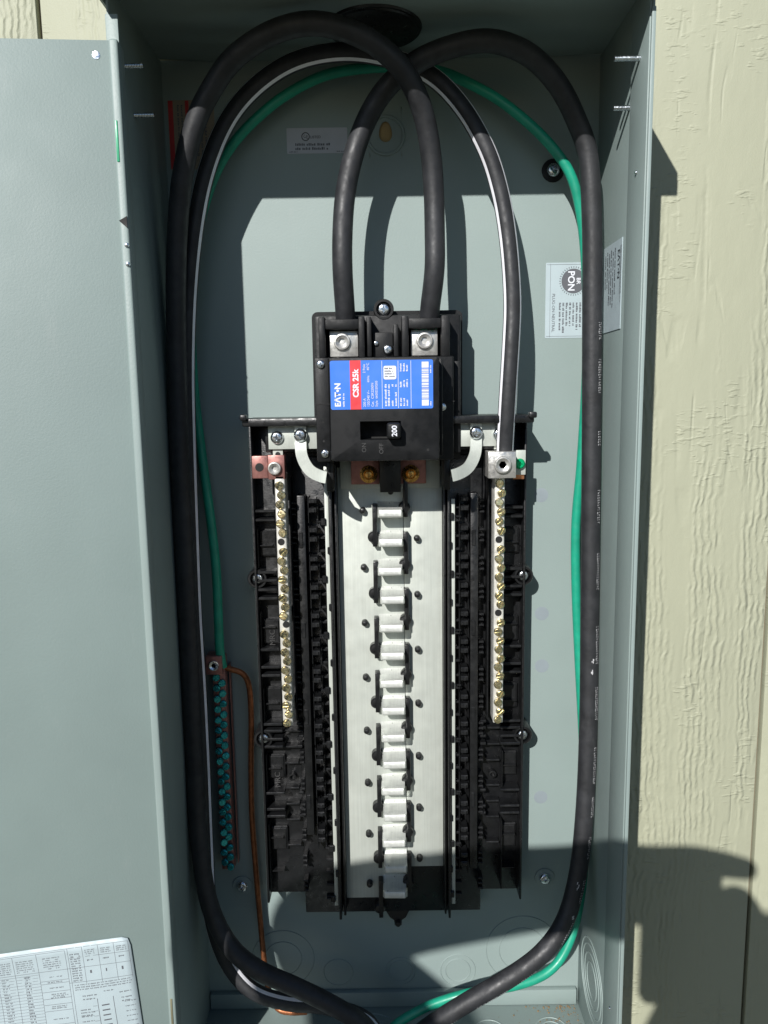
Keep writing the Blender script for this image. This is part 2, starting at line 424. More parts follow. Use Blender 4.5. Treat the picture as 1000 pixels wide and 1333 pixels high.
# knockout rings
def ring(c, r, axis='Y', rr=.0006): part('knockout', MB().torus(c, r, rr, axis), PAINT, enc)
for cx, cz, rs in ((.0676, -.5717, (.0125, .0175)), (.1325, -.5495, (.0235, .0365)), (.010, -.5715, (.015, .0115)), (-.053, -.572, (.0145,)), (-.108, -.556, (.0185, .031))):
    for r in rs: ring((cx, D-.00005, cz), r)
for r in (.016, .024, .0315, .037): ring((XR-.0001, .081, -.545), r, 'X', .0007)
for cx, cy, rs in ((-.075, .085, (.018, .012)), (.035, .09, (.02, .014)), (.095, .09, (.016,)), (.155, .092, (.016, .011)), (-.02, .08, (.036, .028))):
    for r in rs: ring((cx, cy, ZB+.0001), r, 'Z')
for cx, cz in ((.1443, -.0898), (.1467, -.2018), (.1475, -.253), (.1485, -.3862)):
    part('weld_mark', MB().lathe((cx, D, cz), [(.0066, .00002), (.0064, .00004), (.004, .00006)], 24), WELD, enc)
# screws fixed in the back wall
zs = screw_mesh('screw', .0058, .0035, ZINC)
for x, z in ((.1503, .1926), (.1535, -.471), (-.1455, -.4745)):
    part('washer', MB().lathe((x, D, z), [(.0098, .0001), (.0096, .0010), (.0068, .0014)], 28), CASE if z > 0 else PAINT, enc)
    put('screw', zs, enc, (x, D-.0012, z))
# threaded screw tips poking in from the sides and the top
def rod(c, L, r, axis):
    prof = [(r*.6, 0)]
    k = int(abs(L)/.0011)
    for i in range(k):
        h = L*(i+.3)/k; prof += [(r, h), (r*.86, h+L*.5/k)]
    prof += [(r*.6, L)]
    return MB().lathe(c, prof, 10, axis)
part('screw_tip', rod((XR, .020, .2375), -.020, .0020, 'X'), ZINC, enc); part('screw_tip', rod((XR, .045, .213), -.0125, .0020, 'X'), ZINC, enc)
part('screw_tip', rod((XL, .020, .2375), .016, .0018, 'X'), ZINC, enc); part('screw_tip', rod((XL, .045, .213), .015, .0018, 'X'), ZINC, enc)
part('screw_tip', rod((-.049, -.001, ZT), -.008, .0024, 'Z'), ZINC, enc); part('screw_tip', rod((.056, -.003, ZT), -.008, .0024, 'Z'), ZINC, enc)
part('rivet', MB().lathe((XR-.0017, .020, .160), [(.0016, 0), (.0012, -.0009)], 10, 'X'), ZINC, enc)
part('rivet', MB().lathe((XR-.0017, .020, -.52), [(.0016, 0), (.0012, -.0009)], 10, 'X'), ZINC, enc)

gm = MB(); rg = random.Random(4)
for k in range(90):
    q = abs(rg.gauss(0, .35)); c_ = (XR-.004-q*.09, D-.0075-rg.random()**2*.03, ZB+.0003)
    bmesh.ops.create_icosphere(gm.bm, subdivisions=1, radius=rg.uniform(.0003, .0010), matrix=Matrix.Translation(c_))
part('grit', gm, plain('brown_grit', (.22, .15, .08), .9), enc, kind='stuff')
# --- door: hinged on the left rim, swung right round (slightly toward the viewer at its far edge)
door = bpy.data.objects.new('door', None); C.objects.link(door); door.parent = enc
hinge = Vector((-.1765, 0, 0)); door.location = hinge-wpos(enc)
dm = MB().box(-.372, -.0035, -.0035, -.002, -.640, .2445, .0006)
dm.box(-.372, -.3695, -.001, .014, -.640, .2445); dm.box(-.372, -.004, .0, .014, .2433, .2445)
def dpart(name, m, mat, **kw):
    me = m.mesh(name, mat) if isinstance(m, MB) else m
    o = bpy.data.objects.new(name, me); C.objects.link(o); o.parent = door
    for k, v in kw.items(): o[k] = v
    return o
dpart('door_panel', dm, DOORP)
dpart('door_edge', MB().box(-.0065, -.0002, -.0062, .012, -.640, .2446, .0016, 3), PAINT)
dpart('hinge_slot', MB().box(-.0052, -.0034, -.0068, -.0058, .165, .192, .0003), plain('green_gasket', (.05, .38, .2), .4), label='short green gasket showing in the upper hinge slot')
dpart('hinge_slot', MB().box(-.0045, -.0028, -.0068, -.0058, -.505, -.482, .0003), plain('dull_brass', (.35, .33, .22), .4, metal=.6))
dpart('hinge_notch', MB().poly([(-.0065, .126), (-.001, .129), (-.001, .121)], -.0066, -.006), HOLE)
for z in (.1095, .0965): dpart('rivet', MB().lathe((-.0022, -.0060, z), [(.0018, 0), (.0015, .0012), (.0006, .0016)], 12), ZINC)
dpart('rivet', MB().lathe((-.0155, -.0034, .2345), [(.0030, 0), (.0026, .0006), (.0010, .0008)], 16), ZINC)
door.rotation_euler = (0, 0, R(4.2))
door['label'] = 'door standing open against the siding'

# --- labels stuck on the enclosure
def flat(x0, x1, z0, z1, y, r=.0006): return MB().poly(rrect(x0, x1, z0, z1, r, 3), y-.00025, y)
rn = random.Random(3)
ul = part('approval_label', flat(-.0787, -.0267, .2095, .2302, D, .0008), SILV, enc, label='silver testing laboratory label on the back wall')
m = MB().torus((-.0625, D-.0003, .2232), .0032, .00035, n=28)
part('ring', m, KPRINT, ul)
put('lettering', text_mesh('UL', .0038, (-.0625, D-.00045, .2219), -18, KPRINT, align='CENTER'), ul)
put('lettering', text_mesh('LISTED', .0030, (-.0586, D-.00045, .2217), 0, KPRINT), ul)
m = micro(MB(), (-.0715, D-.0004, .2158), 0, 2, .0022, .0034, .036, rn); micro(m, (-.077, D-.0004, .2105), 0, 1, .0009, .001, .008, rn); micro(m, (-.036, D-.0004, .2105), 0, 1, .0009, .001, .007, rn)
part('small_print', m, GPRINT, ul)
# plug-on neutral sticker (text runs downward)
pn = part('neutral_sticker', flat(.1455, .1925-.004, .0510, .1158, D, .0008), WHITE, enc, label='white plug-on neutral sticker behind the right-hand cable')
yb = D-.0004
part('emblem', MB().lathe((.1700, yb+.0001, .1000), [(.0106, 0), (.0106, .00008)], 40), GPRINT, pn)
bm_ = MB()
for i in range(36):
    a = 2*math.pi*i/36; bm_.quad([(.17+math.cos(a+q)*rr, yb, .1+math.sin(a+q)*rr) for q, rr in ((-.025, .0113), (.025, .0113), (.025, .0126), (-.025, .0126))])
part('emblem_dashes', bm_, GPRINT, pn)
put('lettering', text_mesh('PON', .0082, (.1652, yb-.0003, .1000), -90, WPRINT, align='CENTER', bold=.00018), pn)
put('lettering', text_mesh('BR', .0048, (.1727, yb-.0003, .1000), -90, WPRINT, align='CENTER', bold=.0001), pn)
put('lettering', text_mesh('PLUG-ON NEUTRAL', .0037, (.1514, yb, .0895), -90, GPRINT), pn)
m = MB(); 
for k in range(7): micro(m, (.1575+.0030*k, yb, .0815), -90, 1, .0019, .003, .026 if k < 2 else .023, rn)
line(m, (.1496, .1150), (.1496, .0518), .00022, yb); line(m, (.1465, .1142), (.188, .1142), .00022, yb); line(m, (.1465, .0526), (.188, .0526), .00022, yb)
part('small_print', m, GPRINT, pn)
# sticker on the right wall
sw = part('rating_sticker', MB().box(XR-.0006, XR-.0001, .052, .120, .0520, .1215), WHITE, enc, label='pale rating sticker on the right side wall')
put('lettering', text_mesh('E\u039BT\u2022N', .0078, (XR-.0009, .062, .114), -90, KPRINT, plane='X'), sw)
m = MB()
for k in range(6): micro(m, (XR-.0009, .070+.0052*k, .1165-.002*(k % 2)), -90, 1, .0024, .003, .045 if k < 4 else .03, rn, plane='X')
for k in range(3): micro(m, (XR-.0009, .056-.0016*k, .116), -90, 1, .0009, .003, .045, rn, plane='X')
part('small_print', m, GPRINT, sw)
# red and tan warning label in the dark upper left of the back wall
wl = part('warning_label', flat(-.1795, -.140, .198, .2660-.012, D, .0006), plain('tan_label', (.30, .24, .17), .6), enc, label='red and tan warning label in the upper left corner behind the cables')
m = MB(); m.quad([(x, D-.0004, z) for x, z in ((-.1790, .1985), (-.1750, .1985), (-.1750, .2535), (-.1790, .2535))]); m.quad([(x, D-.0004, z) for x, z in ((-.1645, .225), (-.1615, .225), (-.1615, .2535), (-.1645, .2535))])
part('red_band', m, plain('warning_red', (.5, .03, .03), .6), wl)
m = MB()
for k in range(6): micro(m, (-.1715+.0032*k if k < 2 else -.166+.0035*k, D-.0004, .25), -90, 1, .0018, .003, .045, rn)
part('small_print', m, GPRINT, wl)

# ================================================================== DOOR CHART
# paper sheet lying on the open door, its own thing
sh = MB(); nx, nz = 24, 24; W_, H_ = .150, .190
grid = []
def shp(u, v):   # u right (0 at right edge, negative left), v down
    bulge = .0012+.0022*math.sin(v*28+u*9)**2*min(1, (.0+abs(u))*30) 
    return Vector((u, -bulge, -v))
chart = bpy.data.objects.new('wiring_chart', None); C.objects.link(chart)
for i in range(nx+1):
    row = []
    for j in range(nz+1):
        u = -W_*i/nx; v = H_*j/nz
        du = 0
        if v < .005 and u > -.005:
            d = Vector((u+.005, .005-v)); 
            if d.length > .005: d *= .005/d.length; u = d.x-.005; v = .005-d.y
        row.append(sh.bm.verts.new(shp(u, v)))
    grid.append(row)
for i in range(nx):
    for j in range(nz): sh.bm.faces.new((grid[i][j], grid[i+1][j], grid[i+1][j+1], grid[i][j+1]))
chart.location = (-.2100, -.0062, -.4245); chart.rotation_euler = (0, R(-4.2), R(4.2))
chart['label'] = 'white printed wiring chart curling off the lower corner of the open door'; chart['category'] = 'paper chart'
def cpart(name, m, mat):
    me = m.mesh(name, mat); o = bpy.data.objects.new(name, me); C.objects.link(o); o.parent = chart; return o
so_ = cpart('sheet', sh, WHITE)
sm = so_.modifiers.new('thickness', 'SOLIDIFY'); sm.thickness = .0002; sm.offset = -1
pr = MB()
def cq(u0, v0, u1, v1):
    n = max(1, int(max(abs(u1-u0), abs(v1-v0))/.006))
    for k in range(n):
        if abs(u1-u0) > abs(v1-v0): a, b, c, d = u0+(u1-u0)*k/n, v0, u0+(u1-u0)*(k+1)/n, v1
        else: a, b, c, d = u0, v0+(v1-v0)*k/n, u1, v0+(v1-v0)*(k+1)/n
        pr.quad([shp(x, y)+Vector((0, -.00022, 0)) for x, y in ((a, b), (c, b), (c, d), (a, d))])
rn2 = random.Random(5)
def cwords(u0, v0, L, h=.0011):
    x = u0
    while x < u0+L:
        for _ in range(rn2.randint(2, 6)):
            wd = h*rn2.uniform(.25, .55)
            if x+wd > u0+L: break
            cq(x, v0, x+wd, v0+h*rn2.uniform(.6, 1)); x += wd+h*.22
        x += h*.6
lw = .00030
for v in (.0036, .0125, .0215, .034): cq(-.052 if v > .006 else -.055, v, -.002, v+lw)
for u in (-.002, -.0135, -.026, -.0385, -.050): cq(u, .0036, u+lw, .036)
cq(-.148, .0050, -.052, .0050+lw); cq(-.148, .0036, -.052, .0036+lw)
for u in (-.052, -.0745, -.093, -.107, -.126): cq(u, .0050, u+lw, .12)
cq(-.148, .0215, -.052, .0215+lw)
for k in range(24):
    v = .0235+.0026*k; cq(-.148, v, -.0745, v+lw*.8)
    cwords(-.0865, v+.0006, .005, .0016)
    cwords(-.104, v+.0006, .006, .0013)
for v in (.030, .0325, .0395, .0455, .0505, .056, .068, .0705, .0735, .085): cq(-.0745, v, -.052, v+lw)
for v in (.0265, .031, .036, .0415, .043, .0445, .052, .0535, .063, .077, .0795): cwords(-.069+rn2.uniform(0, .003), v, .012)
for k in range(6): cwords(-.070, .0095+k*.0019, .014); cwords(-.091, .0095+k*.0019, .014); cwords(-.106, .0095+k*.0019, .011)
for k in range(12): cwords(-.0485, .009+k*.0021, .008, .0014)
for u in (-.0365, -.024, -.0115):
    for k in range(3): cwords(u, .0068+k*.0017, .008)
    cwords(u+.001, .0155, .005, .0015); cwords(u+.002, .025, .003, .003)
for k in range(3): cwords(-.048, .0362+k*.002, .045)
for u, v, L in ((-.043, .046, .012), (-.043, .049, .010), (-.026, .044, .008), (-.014, .047, .010), (-.046, .058, .009), (-.046, .0605, .011), (-.046, .063, .009), (-.013, .052, .008), (-.013, .055, .008)): cwords(u, v, L, .0013)
for u in (-.032, -.0195): cq(u, .050, u+lw*1.5, .118)
for k in range(13):
    v = .056+k*.0045; cq(-.029, v, -.023, v+.0011); cwords(-.011, v, .009); cwords(-.046, v+.008, .010)
    cq(-.036, v, -.0325, v+lw)
cq(-.050, .036, -.05+lw, .15)
cpart('small_print', pr, GPRINT)

# ================================================================== BUS CHASSIS
ch = thing('bus_chassis', (.004, D, -.494), 'black plastic interior chassis carrying the pale bus plate below the main breaker', 'bus bar assembly')
# base mouldings
b_ = MB().box(-.116, .1245, .117, .1298, -.4742, -.022, .001)
part('base', b_, BLACK, ch)
c_ = MB().box(-.0816, .088, .113, .1296, -.4934, -.050, .001)
part('centre_tray', c_, BLACK, ch)
part('top_ledge', MB().box(-.1165, .1255, .0700, .1295, -.0215, -.0150, .0012).box(-.1175, -.112, .066, .074, -.0165, -.0115, .0012).box(.1205, .1270, .066, .074, -.0175, -.0125, .0012), BLACK, ch)
for xa, xb in ((-.1165, -.1145), (.1235, .1255)): part('side_rail', MB().box(xa, xb, .101, .1295, -.4742, -.0217, .0006), BLACK, ch)
part('bottom_tab', MB().poly([(-.004, -.4930), (.019, -.4930), (.0155, -.5005), (.0115, -.5035), (.0112, -.509), (.0045, -.509), (.0040, -.5035), (.0, -.5005)], .114, .122), BLACK, ch)
part('tab_peg', MB().lathe((.0078, .114, -.5055), [(.0030, -.002), (.0030, .003), (.0022, .0042)], 14), BLACK, ch)
# vertical channel walls either side of the plate
for xa, xb, yf in ((-.0480, -.0455, .095), (-.0440, -.0415, .101), (.0524, .0544, .101), (.0556, .0578, .095)):
    part('channel_wall', MB().box(xa, xb, yf, .1132, -.4885, -.056, .0007), BLACK, ch)
# ribs beside the neutral bars
zr = [-.0970, -.1050, -.1525, -.1600, -.1685, -.1765, -.2245, -.2410, -.2490, -.2960, -.3025, -.3105, -.3180, -.3640, -.3800, -.3870, -.1910, -.2140, -.2620, -.0870]
for z in zr[:16]:
    for xa, xb in ((-.1143, -.0965), (.1045, .1233)):
        part('rib', MB().box(xa, xb, .1030, .1172, z-.0013, z+.0013, .0006, 1), BLACK, ch)
for z in (-.2960, -.3025, -.3105, -.3180, -.3640, -.3800, -.3870):
    for xa, xb in ((-.0835, -.0788), (.086, .0915)): part('rib', MB().box(xa, xb, .1035, .1172, z-.0013, z+.0013, .0005, 1), BLACK, ch)
for xa, xb in ((-.0962, -.0945), (-.0835, -.082), (.0915, .0932), (.1040, .1052)):
    part('bar_guide', MB().box(xa, xb, .1020, .1175, -.292, -.068, .0005, 1), BLACK, ch)
for x in (-.1045, .1138):
    for z in (-.128, -.21, -.275, -.342, -.415):
        part('pocket_frame', MB().box(x-.008, x+.008, .1135, .1175, z-.012, z+.012, .0008, 1).box(x-.0065, x+.0065, .1125, .1138, z-.0105, z+.0105, .0004, 1), BLACK, ch)
    if x < 0:
        for zl in (-.223, -.362): put('embossed_lettering', text_mesh('MRC 1', .0072, (x+.0028, .1120, zl), 90, EMB, depth=.0004), ch)
# plug-on neutral rail columns with hooks
hook = MB().box(-.0033, .0033, -.0035, .0110, -.0021, .0021, .0005, 1).box(-.0018, .0018, -.0046, -.0034, -.0016, .0016, .0003, 1).mesh('hook', BLACK)
for side, xs, xh in ((-1, -.0735, -.0625), (1, .0790, .0705)):
    x0, x1 = sorted((xs-.0030, xs+.0040))
    part('rail_spine', MB().box(x0, x1, .0985, .1132, -.4035 if side < 0 else -.440, -.083, .0008), BLACK, ch)
    for z0 in (-.0975, -.180, -.262, -.345):
        part('spine_pad', MB().box(x0+.001, x0+.0045, .0975, .0990, z0-.032, z0-.018, .0004, 1), BLACK, ch)
    for k in range(13 if side < 0 else 14):
        z = -.0875-.0259*k
        put('hook', hook, ch, (xh, .0985, z)); put('hook', hook, ch, (xh, .0985, z-.0083))
        part('hook_socket', MB().box(xh-.0044, xh-.0036, .099, .1132, z-.020, z+.003, .0002, 1).box(xh+.0036, xh+.0044, .1005, .1132, z-.022, z-.006, .0002, 1), BLACK, ch)
# pale neutral rails with black clips across them
for x0, x1, cl in ((-.0523, -.0489, -1), (.0590, .0624, 1)):
    part('neutral_rail', MB().box(x0, x1, .1000, .1030, -.4770, -.058 if cl < 0 else -.088, .0003), TIN, ch)
    for k in range(16):
        z = -.1065-.0259*k+(.003 if cl > 0 else 0)
        if z < -.475: break
        if cl < 0: xa, xb = ((x0-.0035, x0+.0009) if k % 2 == 0 else (x1-.0016, x1+.002))
        else: xa, xb = ((x0-.0030, x0+.0024) if k % 2 == 0 else (x0-.003, x0+.0010))
        part('rail_clip', MB().box(xa, xb, .0975, .1008, z-.0032, z+.0032, .0006, 1), BLACK, ch)
        if k % 2 == 0: part('rail_clip', MB().box(x0-.0075 if cl < 0 else x1+.001, x0-.003 if cl < 0 else x1+.0055, .0985, .1012, z-.0008, z+.0008, .0003, 1), BLACK, ch)
tooth = MB().box(-.0022, .0022, -.003, .009, -.0009, .0009, .0003, 1).box(.0008, .0020, -.0042, -.003, -.0007, .0007, .0002, 1).mesh('tooth', BLACK)
ledge = MB().box(-.0035, .0035, -.0015, .004, -.0011, .0011, .0003, 1).mesh('ledge', BLACK)
for k in range(15):
    for q in (0, .0050, .0100):
        for x in (-.0795, .0865): put('tooth', tooth, ch, (x, .1050, -.090-.0259*k-q))
    for x in (-.0565, .0655): put('ledge', ledge, ch, (x, .1060, -.096-.0259*k)); put('ledge', ledge, ch, (x, .1045, -.1075-.0259*k))
for x0_, x1_ in ((-.1142, -.0975), (.1060, .1232)):
    for z in (-.1290, -.205, -.278, -.342, -.412, -.446):
        part('shelf', MB().box(x0_+.002, x1_-.003, .1085, .1172, z-.0004, z+.0004).box(x0_+.0005, x0_+.0013, .1050, .1172, z-.020, z+.016, .0003, 1), BLACK, ch)
for x0_, x1_ in ((-.0965, -.0835), (.0925, .105)):
    for z in (-.305, -.321, -.337, -.362, -.378, -.394, -.420):
        part('rib', MB().box(x0_, x1_, .1090, .1172, z-.0010, z+.0010, .0004, 1), BLACK, ch)
    part('drain_boss', MB().lathe(((x0_+x1_)/2, .1170, -.352), [(.0035, 0), (.0035, .0060), (.0022, .0062), (.0020, .0030)], 16), BLACK, ch)
# plates
YP = .112
part('bus_plate', MB().box(-.0412, .0172, YP, YP+.0016, -.4775, -.0600, .0003), TIN, ch)
part('bus_plate', MB().box(.0176, .0520, YP, YP+.0016, -.4455, -.0600, .0003), TIN, ch)
part('plate_step', MB().box(-.0385, .0500, YP-.0022, YP-.0002, -.0790, -.050, .0006), TIN, ch)
# stabs: plate curls forward into a blade
def stab_mesh(var):
    prof = [(.0062, 0), (.0034, .0024), (.0020, .0072+var), (.0014, .0125), (.0018, .0170), (.0012, .0196), (-.0012, .0208), (-.0040, .0206), (-.0054, .0194), (-.0058, .0170), (-.0050, .0130), (-.0046, -.0006), (.0062, -.0006)]
    m = MB(); xs = (-.0108, -.0096, .0096, .0108)
    rows = []
    for x in xs:
        s_ = .90 if abs(x) > .01 else 1
        rows.append([m.bm.verts.new((x, -h*s_ if h > .01 else -h, z)) for z, h in prof])
    for A, B in zip(rows, rows[1:]):
        for i in range(len(prof)):
            j = (i+1) % len(prof); m.bm.faces.new((A[i], A[j], B[j], B[i]))
    m.bm.faces.new(rows[0]); m.bm.faces.new(rows[-1])
    return m.mesh('bus_stab', STAB)
stabs = [stab_mesh(0), stab_mesh(.0012)]
for k in range(15): put('bus_stab', stabs[k % 2], ch, (.0055+(.0005 if k % 2 else -.0005), YP, -.0972-.0259*k)).rotation_euler = (0, R(rn.uniform(-1.2, 1.2)), R(rn.uniform(-1.5, 1.5)))
fin = MB().box(-.0020, .0020, -.0088, .001, -.0345, .0035, .0006, 2)
fin.lathe((-.0012, .001, -.0262), [(.0053, 0), (.0053, .0074), (.0042, .0088), (.0022, .0092)], 18)
finm = fin.mesh('insulator_fin', BLACK)
for k in range(8):
    put('insulator_fin', finm, ch, (-.0084, YP, -.0960-.0518*k))
for k in range(-1, 7):
    o = put('insulator_fin', finm, ch, (.0186, YP, -.1215-.0518*k)); o.scale = (-1, 1, 1) if False else (1, 1, 1)
    o.location.x += .0006
peg = MB().lathe((0, 0, 0), [(.0029, -.001), (.0029, .0045), (.0021, .0060), (.0008, .0065)], 18).mesh('stud', BLACK)
for k in range(8): put('stud', peg, ch, (-.0190, YP, -.0985-.0518*k))
for k in range(7): put('stud', peg, ch, (.0292, YP, -.1244-.0518*k))
# mounting ears and screws
big = screw_mesh('mounting_screw', .0052, .0036, ZINC)
for x, z in ((-.1146, -.1584), (.1245, -.1592), (-.1149, -.3105), (.1256, -.3105)):
    xe = x
    part('mounting_ear', MB().lathe((xe, .1295, z), [(.0088, 0), (.0088, .0245), (.0082, .0255), (.0066, .0255), (.0062, .0200), (.0020, .0195)], 30), BLACK, ch)
    put('mounting_screw', big, ch, (xe, .1075, z))
# copper pads, nuts and the black centre block under the breaker
for x in (-.0135+.0005, .0240):
    part('copper_pad', MB().box(x-.0155 if x < 0 else x-.0095, x+.0095 if x < 0 else x+.0135, .1035, .1070, -.0745, -.045, .0006), REDCU, ch)
    part('nut', MB().lathe((x, .1033, -.0655), [(.0078, 0), (.0078, .0008), (.0060, .0016), (.0056, .0045), (.0044, .0052), (.0034, .0046), (.0028, .0060), (.0014, .0063)], 24), GOLD, ch)
part('centre_block', MB().box(-.0032, .0150, .088, .1095, -.0800, -.0480, .0009), BLACK, ch)
part('centre_block_boss', MB().lathe((.006, .100, -.0805), [(.0026, 0), (.0026, .004), (.0014, .0045)], 12), BLACK, ch)
for x in (-.0455, .0540): part('breaker_foot', MB().box(x-.003, x+.003, .083, .1125, -.078, -.0495, .0008), BLACK, ch)

# --- neutral bars
slot = screw_mesh('terminal_screw', .0037, .0020, BRASS, 'slot')
def bar(x0, x1, zt, zb, n, skip, group_label, dark=False):
    b = part('neutral_bar', MB().box(x0, x1, .0790, .0975, zb, zt, .0012, 3), BARM, ch, label=group_label)
    xm = (x0+x1)/2
    pitch = (zt-.0085-zb-.004)/(n-1)
    for k in range(n):
        z = zt-.0085-pitch*k; xo = xm+(.0009 if k % 2 else -.0009)+rn.uniform(-.0002, .0002)
        if k in skip:
            part('empty_hole', MB().lathe((xo+.0006, .0791, z), [(.0030, 0), (.0030, .0003)], 16), HOLE, b)
        else:
            o = put('terminal_screw', slot, b, (xo+.0004, .0782-rn.uniform(0, .0009), z)); o.rotation_euler = (R(rn.uniform(-9, 3)), R(rn.uniform(0, 180)), R(rn.uniform(-6, 10)))
    return b
bar(-.0925, -.0838, -.0630, -.2870, 27, (6, 15), 'left neutral bar filled with gold screws')
bar(.0942, .1029, -.0640, -.2870, 27, (6, 14), 'right neutral bar filled with gold screws')
for x in (-.0882, .0986):
    for z in (-.10, -.19, -.275): part('bar_post', MB().box(x-.003, x+.003, .0976, .1172, z-.004, z+.004, .0005, 1), BLACK, ch)
# tin straps that feed the neutral bars
def strap(side):
    sx = lambda x: x if side < 0 else .0085-x+.0005
    p = lambda a, b: tuple(sorted((sx(a), sx(b))))
    x0, x1 = p(-.0965, -.0535)
    st = part('neutral_strap', MB().box(x0, x1, .0800, .0822, -.0410, -.0215, .0003), TIN, ch)
    x0, x1 = p(-.0935, -.0850); part('strap_tongue', MB().box(x0, x1, .0826, .0840, -.0640 if side < 0 else -.044, -.0170, .0003), TIN, st)
    for zz in (-.0190, -.0455):
        part('strap_hole', MB().lathe((sx(-.0893), .0825, zz), [(.0022, 0), (.0022, .0002)], 16), HOLE, st)
    # curved strap
    pts = []
    path = [(-.0690, -.0175), (-.0690, -.0385), (-.0668, -.0482), (-.0600, -.0572), (-.0510, -.0612), (-.0462, -.0622)]
    sp = [Vector((a, 0, b)) for a, b in path]; cur = spline(sp, .0015)
    m = MB(); L, R_ = [], []
    for i, q in enumerate(cur):
        t = (cur[min(i+1, len(cur)-1)]-cur[max(i-1, 0)]).normalized(); nrm = Vector((t.z, 0, -t.x))
        L.append(q+nrm*.0048); R_.append(q-nrm*.0048)
    rows = []; nL = len(L)
    for i, (a, b) in enumerate(zip(L, R_)):
        f = max(0, (i/nL-.25)/.75); y0 = .0765-.030*f*f*(3-2*f); y1 = y0+.0023
        rows.append([m.bm.verts.new((sx(v.x), y, v.z)) for v, y in ((a, y0), (b, y0), (b, y1), (a, y1))])
    for A, B in zip(rows, rows[1:]):
        for i in range(4): m.bm.faces.new((A[i], A[(i+1) % 4], B[(i+1) % 4], B[i]))
    m.bm.faces.new(rows[0]); m.bm.faces.new(rows[-1])
    part('curved_strap', m, TIN, ch)
    x0, x1 = p(-.0510, -.0482); part('strap_drop', MB().box(x0, x1, .0500, .1010, -.0665, -.0600, .0005), TIN, ch)
    return st
ssm = screw_mesh('strap_screw', .0056, .0036, ZINC)
for s in (-1, 1):
    st = strap(s); sx = (lambda x: x) if s < 0 else (lambda x: .0090-x)
    put('strap_screw', ssm, st, (sx(-.0890), .0800, -.0312)); put('strap_screw', ssm, st, (sx(-.0690), .0765, -.0295))
    x0, x1 = sorted((sx(-.100), sx(-.052)))
    part('strap_support', MB().box(x0, x1, .0845, .1172, -.0440, -.0225, .001), BLACK, ch)
hexm = screw_mesh('set_screw', .0056, .0030, ALU, 'hex')
lg = part('terminal_lug', MB().box(-.1112, -.0978, .0795, .0900, -.0655, -.0465, .0006).box(-.0976, -.0835, .0790, .0900, -.0665, -.0460, .0006), REDCU, ch, label='copper coloured double lug on the left neutral bar')
put('set_screw', hexm, lg, (-.0918, .0787, -.0568)); part('screw_hole', MB().lathe((-.1048, .0796, -.0560), [(.0036, 0), (.0036, .0003)], 20), HOLE, lg)
hexb = screw_mesh('set_screw', .0072, .0030, ALU, 'hex')
lg = part('terminal_lug', MB().box(.0868, .1098, .0645, .0960, -.0668, -.0448, .0006), ALU, ch, label='large silver lug clamping the white-striped cable')
put('set_screw', hexb, lg, (.0985, .0645, -.0555))
tb = part('bond_strap', MB().box(.1106, .1212, .0835, .0855, -.0660, -.0450, .0003), TIN, ch)
part('bond_clip', MB().box(.1112, .1205, .0855, .0900, -.0700, -.0640, .0004), COPPER, tb)
put('bonding_screw', screw_mesh('bonding_screw', .0046, .0040, EGREEN), tb, (.1160, .0834, -.0565), label='bright green bonding screw')

# ================================================================== MAIN BREAKER
br = thing('main_breaker', (.004, D, -.05), 'black 200 amp main circuit breaker with a blue and red rating label', 'circuit breaker')
part('mounting_base', MB().poly(rrect(-.0590, .0690, -.0500, .0735, .005), .1010, .1285), CASE, br)
bs = MB()
bs.box(-.0556, .0665, .0880, .1012, -.052, .0690, .002)
part('back_shell', bs, CASE, br)
# terminal housings: walls round each opening
def housing(x0, x1, a0, a1):
    h = MB()
    h.box(x0, a0, .0665, .0885, .0330, .0660, .001); h.box(a1, x1, .0665, .0885, .0330, .0660, .001)
    h.box(a0-.0002, a1+.0002, .0680, .0885, .0560, .0640, .001)
    return h
part('terminal_housing', housing(-.0508, -.0135, -.0455, -.0185), CASE, br)
part('terminal_housing', housing(.0165, .0555, .0220, .0485), CASE, br)
for x0, x1, xc in ((-.0428, -.0192, -.0325), (.0240, .0462, .0352)):
    lg = part('terminal_lug', MB().box(x0, x1, .0755, .0880, .0345, .0555, .0007), ALU, br)
    put('set_screw', screw_mesh('set_screw', .0068, .0030, ALU, 'hex'), lg, (xc+.0002, .0756, .0465))
part('centre_web', MB().box(-.0120, -.0080, .0720, .0885, .0340, .0660, .0008).box(.0100, .0140, .0740, .0885, .0340, .060, .0008).box(-.0075, .0095, .0800, .0885, .0340, .0540, .0008), CASE, br)
jc = MB(); rj = random.Random(11)
for k in range(26):
    r_j = rj.uniform(.0002, .0007); c_ = (rj.uniform(.0245, .0455), .0752-rj.uniform(0, .001), rj.uniform(.0535, .0575))
    bmesh.ops.create_icosphere(jc.bm, subdivisions=1, radius=r_j, matrix=Matrix.Translation(c_))
part('joint_compound', jc, plain('green_joint_compound', (.10, .34, .24), .35), br)
ts = screw_mesh('case_screw', .0042, .0028, ZINC)
put('case_screw', ts, br, (.0052, .0795, .0400))
put('case_screw', screw_mesh('case_screw', .0022, .0015, ZINC), br, (-.0045, .0795, .0452))
part('mounting_boss', MB().lathe((.0022, .1285, .0735), [(.0085, 0), (.0085, .0400), (.0080, .0412), (.0062, .0412), (.0060, .0370), (.0020, .0365)], 30), CASE, br)
put('case_screw', screw_mesh('case_screw', .0055, .0036, ZINC), br, (.0022, .0905, .0735))
